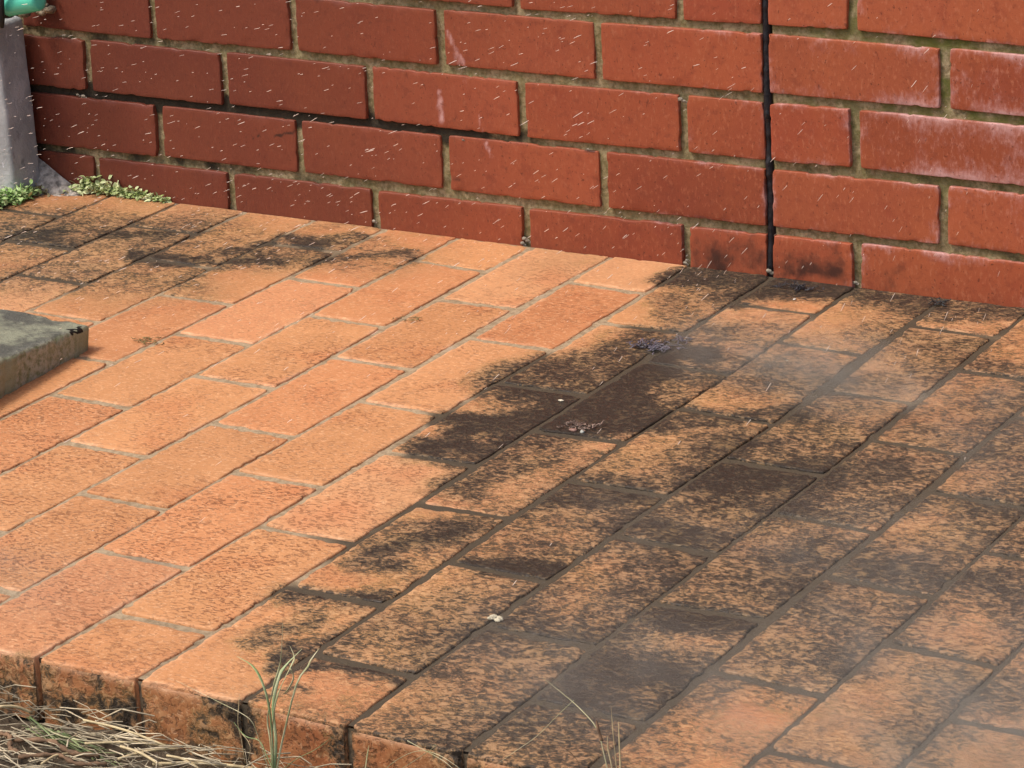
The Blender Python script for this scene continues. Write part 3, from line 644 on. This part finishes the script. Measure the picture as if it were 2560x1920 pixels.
# ------------------------------------------------------------------ debris on the paving
def shreds(name, label, cat, u, v, n_, sp, seed, mat, ln=(.006,.014), rad=.0009, asp=.5, hz=.006):
    R = random.Random(seed); c = on_patio(u, v); mb = MB()
    for k in range(n_):
        p = np.array([R.gauss(0,1)*sp, R.gauss(0,1)*sp*asp, abs(R.gauss(0,1))*hz*.5+.001]); a_ = R.uniform(0, 6.3); L_ = R.uniform(*ln); cv = R.uniform(-2.5,2.5)
        pts = []
        for i in range(6):
            pts.append(p.copy()); a_ += cv/5; p = p+np.array([math.cos(a_), math.sin(a_), R.gauss(0,.35)])*L_/5; p[2] = max(p[2], .0008)
        mb.add(*tube(pts, [rad*.5,rad,rad,rad,rad*.9,rad*.4], 5, .5))
    o = mb.build(name, mat, loc=None); o.location = tuple(c); return tag(o, label, cat)
shreds('leaf_debris', 'tangled silvery grey sodden debris on the black stain in the middle of the paving', 'debris', 1412, 752, 110, .013, 3, SILV)
shreds('leaf_debris', 'small scrap of grey debris on the joint just right of the silvery tangle', 'debris', 1468, 738, 16, .006, 4, SILV)
shreds('leaf_debris', 'small brown-grey debris at the lower edge of the black stain', 'debris', 1248, 925, 40, .010, 6, plain('brown_shred', (.20,.14,.11), .4, .7, 90, .001, .5))
shreds('leaf_debris', 'dark debris on the paving by the wall right of the movement joint', 'debris', 1722, 624, 50, .014, 7, plain('dark_shred', (.035,.035,.04), .4, .7, 90, .001, .5), asp=.3)
shreds('leaf_debris', 'dark scrap in the paver joint close to the wall at the right', 'debris', 2028, 658, 26, .005, 9, plain('black_shred', (.03,.032,.034), .5, .6, 90, .001, .5))
shreds('leaf_debris', 'olive dried scrap lying on the paver right of the concrete block', 'debris', 318, 738, 22, .010, 12, plain('olive_shred', (.17,.14,.05), .6, .5, 90, .001), rad=.0007, hz=.001)
shreds('leaf_debris', 'olive dried scrap on a clean paver below the wall middle', 'debris', 885, 690, 14, .010, 13, plain('olive_scrap', (.19,.15,.06), .6, .5, 90, .001), rad=.0007, hz=.001)
def chipo(label, u, v, r, seed, sq=(1.4,.8,.45), mat=None, parts=1):
    c = on_patio(u, v); mb = MB(); R = random.Random(seed)
    for k in range(parts): blob(mb, np.array([R.uniform(-2,2)*r*(parts > 1), R.uniform(-1.2,1.2)*r*(parts > 1), r*.25]), r*R.uniform(.35,1), seed+k, sq, 6)
    o = mb.build('stone_chip', mat or CHIP); o.location = tuple(c); return tag(o, label, 'stone chip')
chipo('cream crumbly stone chip in a dark paver joint near the bottom centre', 1072, 1338, .0034, 1, parts=16, sq=(1.2,.9,.6), mat=plain('cream_crumb', (.50,.45,.32), .8, .4, 260, .002))
chipo('bright white sliver on the stained paver under the movement joint', 1716, 648, .0045, 2, (1.0,1.6,.4), plain('white_chip', (.8,.78,.72), .5, .1, 100, .0005))
chipo('pink-brown pebble in the joint below the black stain', 1238, 932, .006, 3, (1.5,.8,.6), plain('pink_pebble', (.30,.17,.13), .4, .3, 100, .0005))
chipo('pale grey-green pebble right of the pink-brown pebble in the joint', 1258, 935, .0045, 4, (1,1,.7), plain('grey_pebble', (.42,.43,.38), .4, .3, 100, .0005))
chipo('pale chip on the left middle of the black stain', 1212, 866, .0030, 5, (1.5,.8,.4))
chipo('grey lump on the joint at the left top of the brown stained paver', 1700, 780, .0018, 6)

# ------------------------------------------------------------------ grass tufts and straw
def blade_set(name, label, cat, base, blades, yb, mats, group=None, partname='blade'):
    root = empty(name, tuple(base)); tag(root, label, cat, group)
    for bi, (pts, r, mi, dy) in enumerate(blades):
        P3 = []
        n_ = len(pts)
        for i, (u, v) in enumerate(pts):
            P3.append(on_y(u, v, yb+dy*i/(n_-1)))
        pa = smooth_path(P3, 16); m_ = len(pa)
        r = r*.55
        rad = [r*(1-.15*(i/(m_-1)))*(1 if i < m_*.7 else max(.12, 1-(i-m_*.7)/(m_*.3))) for i in range(m_)]
        mb = MB(); V, f = tube([p-base for p in pa], rad, 6, .35); mb.add(V, f); mb.build(partname, mats[mi], root)
    return root
g1 = on_y(588, 1665, -1.362)
blade_set('grass_tuft', 'green and straw coloured grass tuft rising in front of the paving edge', 'grass tuft', g1, [
 ([(588,1672),(584,1600),(578,1550),(592,1480),(606,1430),(611,1345)], .0022, 1, .03),
 ([(590,1672),(588,1590),(580,1520),(565,1470),(545,1438),(512,1418)], .0034, 0, .02),
 ([(592,1672),(596,1600),(590,1530),(600,1470),(615,1440),(652,1402)], .0032, 0, .06),
 ([(586,1672),(590,1560),(600,1500),(628,1440),(636,1420),(626,1395)], .0016, 1, .04),
 ([(628,1445),(634,1465),(622,1490),(612,1500)], .0016, 1, .02),
 ([(596,1672),(610,1600),(640,1480),(665,1440),(672,1425),(690,1400)], .0018, 1, .07),
 ([(584,1672),(560,1600),(545,1560),(520,1540),(480,1520),(380,1470)], .0013, 1, -.01),
 ([(600,1672),(640,1640),(680,1620),(720,1590)], .0015, 0, .0),
 ([(594,1672),(575,1630),(560,1600),(530,1590),(505,1560)], .0018, 0, .01)], -1.362, [BLADE, BLADE2])
g2 = on_y(1325, 1700, -1.362)
blade_set('grass_tuft', 'three pale upright cut stems in front of the paving at bottom centre', 'grass tuft', g2, [
 ([(1334,1700),(1330,1640),(1324,1580),(1320,1524)], .0022, 0, .0),
 ([(1322,1700),(1322,1660),(1314,1620),(1312,1590)], .0022, 0, .01),
 ([(1340,1700),(1340,1660),(1338,1610),(1336,1560)], .0024, 0, -.01)], -1.362, [STRAW], partname='stem')
g3 = on_y(1320, 1705, -1.355)
blade_set('grass_tuft', 'thin wiry grass stem with brown seed head leaning left behind the pale upright stems', 'grass tuft', g3, [
 ([(1322,1705),(1305,1630),(1290,1575),(1262,1540),(1230,1510),(1170,1462)], .0013, 0, .04),
 ([(1240,1512),(1205,1545),(1160,1590),(1110,1625),(1060,1660)], .0011, 0, -.02),
 ([(1120,1622),(1160,1610),(1210,1612),(1245,1640),(1262,1680)], .0011, 1, .01),
 ([(1300,1600),(1292,1575),(1288,1555)], .0032, 1, .01)], -1.355, [BLADE2, TWIG], partname='stem')
g4 = on_y(840, 1665, -1.36)
blade_set('grass_tuft', 'thin pale grass arching over the paving edge right of the green tuft', 'grass tuft', g4, [
 ([(820,1672),(860,1640),(905,1622),(950,1632),(1005,1668)], .0012, 0, .0),
 ([(845,1672),(885,1650),(940,1612),(930,1612)], .0010, 0, .0),
 ([(880,1600),(920,1622),(960,1645),(990,1672)], .0011, 0, .0),
 ([(788,1672),(792,1640),(797,1610)], .0016, 0, .0)], -1.36, [BLADE2])
g5 = on_y(517, 1640, -1.35)
blade_set('grass_tuft', 'pale dry stalks standing against the paving edge left of the green tuft', 'grass tuft', g5, [
 ([(530,1650),(522,1600),(514,1560),(517,1500)], .0018, 0, .0),
 ([(535,1650),(540,1610),(515,1570),(517,1520)], .0011, 0, .01)], -1.345, [STRAW], partname='stalk')

# single straw stalks one can tell apart
SK = [((0,1526),(70,1540),.0018,'straw stalk at the far left touching the paving edge',.035),
 ((183,1606),(395,1605),.0014,'level straw stalk lying just right of the flattened green grass',.02),
 ((180,1555),(360,1612),.0015,'long slanting straw stalk crossing above the level one',.03),
 ((255,1640),(395,1612),.0018,'straw stalk below the slanting stalk, pointing to the tuft',.018),
 ((260,1612),(350,1655),.0017,'short straw stalk steeply crossing the litter beside the tip of the flattened grass',.026),
 ((330,1650),(560,1658),.0020,'thick pale straw stalk lying flat left of the green tuft',.015),
 ((360,1632),(430,1660),.0015,'thin straw stalk just above the thick pale one',.020),
 ((90,1650),(150,1628),.0016,'short white straw by the brown twigs',.02)]
for a_, b_, r, lab, hz in SK:
    A_ = on_z(*a_, GZ+hz); B_ = on_z(*b_, GZ+hz*.6)
    A_[1] = min(A_[1], -1.335); B_[1] = min(B_[1], -1.335)
    mid = (A_+B_)/2+np.array([0,0,.003]); mb = MB(); mb.add(*tube(smooth_path([A_-A_, mid-A_, B_-A_], 8), r*.8, 6))
    o = mb.build('straw_stalk', STRAW); o.location = tuple(A_); tag(o, lab, 'straw stalk', 'straw stalks in the litter')
TW = [((30,1598),(215,1632),.0030,'upper brown twig lying beneath the flattened green grass'),((40,1635),(230,1650),.0026,'lower brown twig lying in the litter at bottom left'),((0,1585),(40,1625),.0028,'grey bent twig at the left edge of the litter')]
for a_, b_, r, lab in TW:
    A_ = on_z(*a_, GZ+.014); B_ = on_z(*b_, GZ+.014); A_[1] = min(A_[1],-1.345); B_[1] = min(B_[1],-1.345); mb = MB()
    pa = smooth_path([A_-A_, (B_-A_)*.4+np.array([0,.004,.003]), (B_-A_)*.7+np.array([0,-.004,0]), B_-A_], 18)
    mb.add(*tube(pa, [r*(.8+.35*math.sin(i*2.1)) for i in range(len(pa))], 8)); o = mb.build('dry_twig', TWIG); o.location = tuple(A_); tag(o, lab, 'twig')
# flattened green grass clump
R = random.Random(31); bl = []
for k in range(46):
    t0 = R.uniform(0,.55); t1 = min(1., t0+R.uniform(.25,.55)); o1 = R.gauss(0,8); o2 = R.gauss(0,16)
    f_u = lambda t: 50+215*t; f_v = lambda t: 1556+112*t
    ps = [(f_u(t)+ (o1*(1-q)+o2*q)*.45+R.gauss(0,2), f_v(t)-(o1*(1-q)+o2*q)+R.gauss(0,2)) for q, t in ((0,t0),(.5,(t0+t1)/2),(1,t1))]
    bl.append((ps, R.choice((.0009,.0013,.0020,.0030)), 0 if R.random() < .7 else 1, R.uniform(-.02,.02)))
GRN = leafmat('trodden_grass', (.10,.15,.05), (.33,.38,.18), 60)
blade_set('grass_tuft', 'flattened clump of green grass lying in the straw at the bottom left', 'grass tuft', on_y(150, 1640, -1.37), bl, -1.365, [GRN, BLADE2])

# uncountable litter
R = random.Random(21); mb = MB()
for k in range(3200):
    x = R.uniform(-1.5, 1.1); y = -EDGE-.012-abs(R.gauss(0,.10)); z = GZ+R.uniform(.0,.018)+.012*math.exp(-(y+EDGE)**2/.002); a_ = R.gauss(.15,.6)+(math.pi if R.random() < .5 else 0); L_ = R.uniform(.015,.075)
    d = np.array([math.cos(a_), math.sin(a_)*.7, R.gauss(0,.12)])*L_; p = np.array([x,y,z]); e_ = p+d
    if e_[1] > -EDGE-.004: e_[1] = -EDGE-.004
    m_ = (p+e_)/2+np.array([R.gauss(0,1),R.gauss(0,1),R.random()])*L_*.10; m_[1] = min(m_[1], -EDGE-.004)
    mb.add(*tube([p, m_, e_], [R.uniform(.0003,.0008)]*3, 4))
lt = mb.build('straw_litter', STRAW2); tag(lt, 'matted dry straw and dead grass along the front of the paving', 'straw', kind='stuff')

# ------------------------------------------------------------------ flying water
S = CP+ray(2650/K*1.06, -420/K)*3.05             # where the jet rebounds from, up to the right outside the frame
n = NM('flying_water', .15, .6); n.b.inputs['Base Color'].default_value = (.95,.80,.68,1); WATER = n.m
n.b.inputs['Transmission Weight'].default_value = .12; n.b.inputs['IOR'].default_value = 1.33
def drop_mesh(bend, name):
    pts = [(-.5,0,0),(-.38,0,bend*.4),(-.1,0,bend),(.2,0,bend*.7),(.42,0,0),(.5,0,-bend*.2)]
    mb = MB(); V, f = tube(pts, [.012,.035,.05,.058,.045,.012], 6); mb.add(V, f); o = mb.build(name, WATER); return o
protos = [drop_mesh(b, 'water_drop') for b in (0.,.03,-.03)]
R = random.Random(77); made = []; rest = []
def sample():
    while True:
        over_wall = R.random() < .70
        x = R.uniform(-1.6, 1.0); y = -R.uniform(.02,.50) if over_wall else -R.uniform(.03,1.2)
        z = R.uniform(.0,.62) if over_wall else zp(y)+abs(R.gauss(0,.10))
        u, v = to_px((x,y,z))
        if not (2 < u < 2210 and 2 < v < 1655): continue
        dens = 1.0 if u < 1000 else max(.22, 1-(u-1000)/1500)
        if v > 620: dens *= max(.07, .95-(v-560)/560)
        if R.random() > dens: continue
        return np.array([x,y,z]), u, v
cnt = 0
base_y = lambda u: np.interp(u, [0,500,1475,2212],[425,460,575,662])
for k in range(560):
    p, u, v = sample(); d = S-p; d /= np.linalg.norm(d); d = d+np.array([R.gauss(0,.07) for _ in range(3)])
    L_ = R.uniform(.0065,.0125)*(1.15 if k < 300 else .75); q = Vector(d).to_track_quat('X','Z')
    if k < 300:
        o = protos[k] if k < 3 else protos[R.randrange(3)].copy()
        if k >= 3: C.objects.link(o)
        o.rotation_mode = 'QUATERNION'; o.rotation_quaternion = q; o.location = tuple(p); th = R.choice((.0038,.0048,.0058,.0070)); o.scale = (L_*R.uniform(.7,1.1), th, th)
        if v < base_y(u): tag(o, 'thin pale streak of flying water in front of the brick wall', 'water drop', 'water drops flying past the wall')
        else: tag(o, 'thin pale streak of flying water over the orange paving', 'water drop', 'water drops flying over the paving')
    else: rest.append((p, q, L_))
mb = MB(); Vb = np.array([v.co[:] for v in protos[0].data.vertices]); fb = [tuple(p.vertices) for p in protos[0].data.polygons]
for p, q, L_ in rest:
    mt = np.array(q.to_matrix()); mb.add((Vb*np.array([L_,.0036,.0036]))@mt.T+p, fb)
for k in range(420):      # fine droplets
    p, u, v = sample(); mt = np.array(Vector(S-p).to_track_quat('X','Z').to_matrix()); L_ = R.uniform(.0015,.005)
    mb.add((Vb*np.array([L_,.005,.005]))@mt.T+p, fb)
fs = mb.build('fine_spray', WATER); tag(fs, 'fine spray of small water flecks in front of the wall and over the paving', 'spray', kind='stuff')

# ------------------------------------------------------------------ drifting mist, low over the paving
LB = [ # u,v on paving, height, sx, sy, sz, strength
 (1720,785,.02,.11,.055,.03,20.),(1860,835,.02,.11,.055,.03,14.),(1600,745,.02,.06,.03,.02,10.),(2080,850,.03,.12,.04,.03,4.),(1900,1180,.03,.10,.07,.04,4.),(2180,1000,.03,.10,.09,.05,3.),
 (2230,1650,.05,.22,.15,.07,7.),(1950,1330,.03,.16,.10,.05,2.0),(1300,1470,.03,.13,.10,.05,3.4),(1420,1150,.03,.10,.07,.04,1.6),(30,1240,.02,.09,.07,.03,3.0)]
x0, x1, y0, y1, z0, z1 = -1.0, 1.1, -1.5, -.08, .004, .20
bx = [(x,y,z) for x in (x0,x1) for y in (y0,y1) for z in (z0-.03,z1)]
me = bpy.data.meshes.new('spray_mist'); me.from_pydata(bx, [], [(0,1,3,2),(4,6,7,5),(0,4,5,1),(2,3,7,6),(0,2,6,4),(1,5,7,3)])
mm = bpy.data.materials.new('drifting_mist'); mm.use_nodes = True; t = mm.node_tree; t.nodes.remove(t.nodes['Principled BSDF'])
n = NM.__new__(NM); n.m = mm; n.t = t; n.N = t.nodes; n.co = t.nodes.new('ShaderNodeTexCoord').outputs['Object']
wv = n.noise(n.co, 9, 1, .5, 0, True); vm = n.N.new('ShaderNodeVectorMath'); vm.operation = 'MULTIPLY_ADD'; n.L(wv, vm.inputs[0]); vm.inputs[1].default_value = (.09,.09,.05); n.L(n.co, vm.inputs[2])
tot = None
for u, v, hgt, sx, sy, sz, s in LB:
    c_ = on_patio(u, v, hgt); c_ = c_+np.array([.045,.045,.025])
    mp = n.N.new('ShaderNodeMapping'); mp.vector_type = 'TEXTURE'; n.L(vm.outputs[0], mp.inputs[0]); mp.inputs['Location'].default_value = tuple(c_); mp.inputs['Scale'].default_value = (sx,sy,sz)
    ln = n.N.new('ShaderNodeVectorMath'); ln.operation = 'LENGTH'; n.L(mp.outputs[0], ln.inputs[0])
    g = n.rng(ln.outputs['Value'], 0., 1.9, s, 0.); tot = g if tot is None else n.math('ADD', tot, g)
nf = n.noise(n.mapv(n.co, (1,1.6,1.6), (0,0,.4)), 15, 3, .6, .6)
dn = n.math('MULTIPLY', tot, n.rng(nf, .38, .68, .08, 1.1))
pv = n.N.new('ShaderNodeVolumePrincipled'); pv.inputs['Color'].default_value = (1.,.91,.79,1); pv.inputs['Anisotropy'].default_value = .2; n.L(dn, pv.inputs['Density'])
n.L(pv.outputs[0], t.nodes['Material Output'].inputs['Volume'])
mo = link('spray_mist', me, mm); tag(mo, 'thin white water mist drifting low over the paving, thickest at the right', 'mist', kind='stuff')
try: mm.cycles.volume_step_rate = 4.0
except Exception: pass
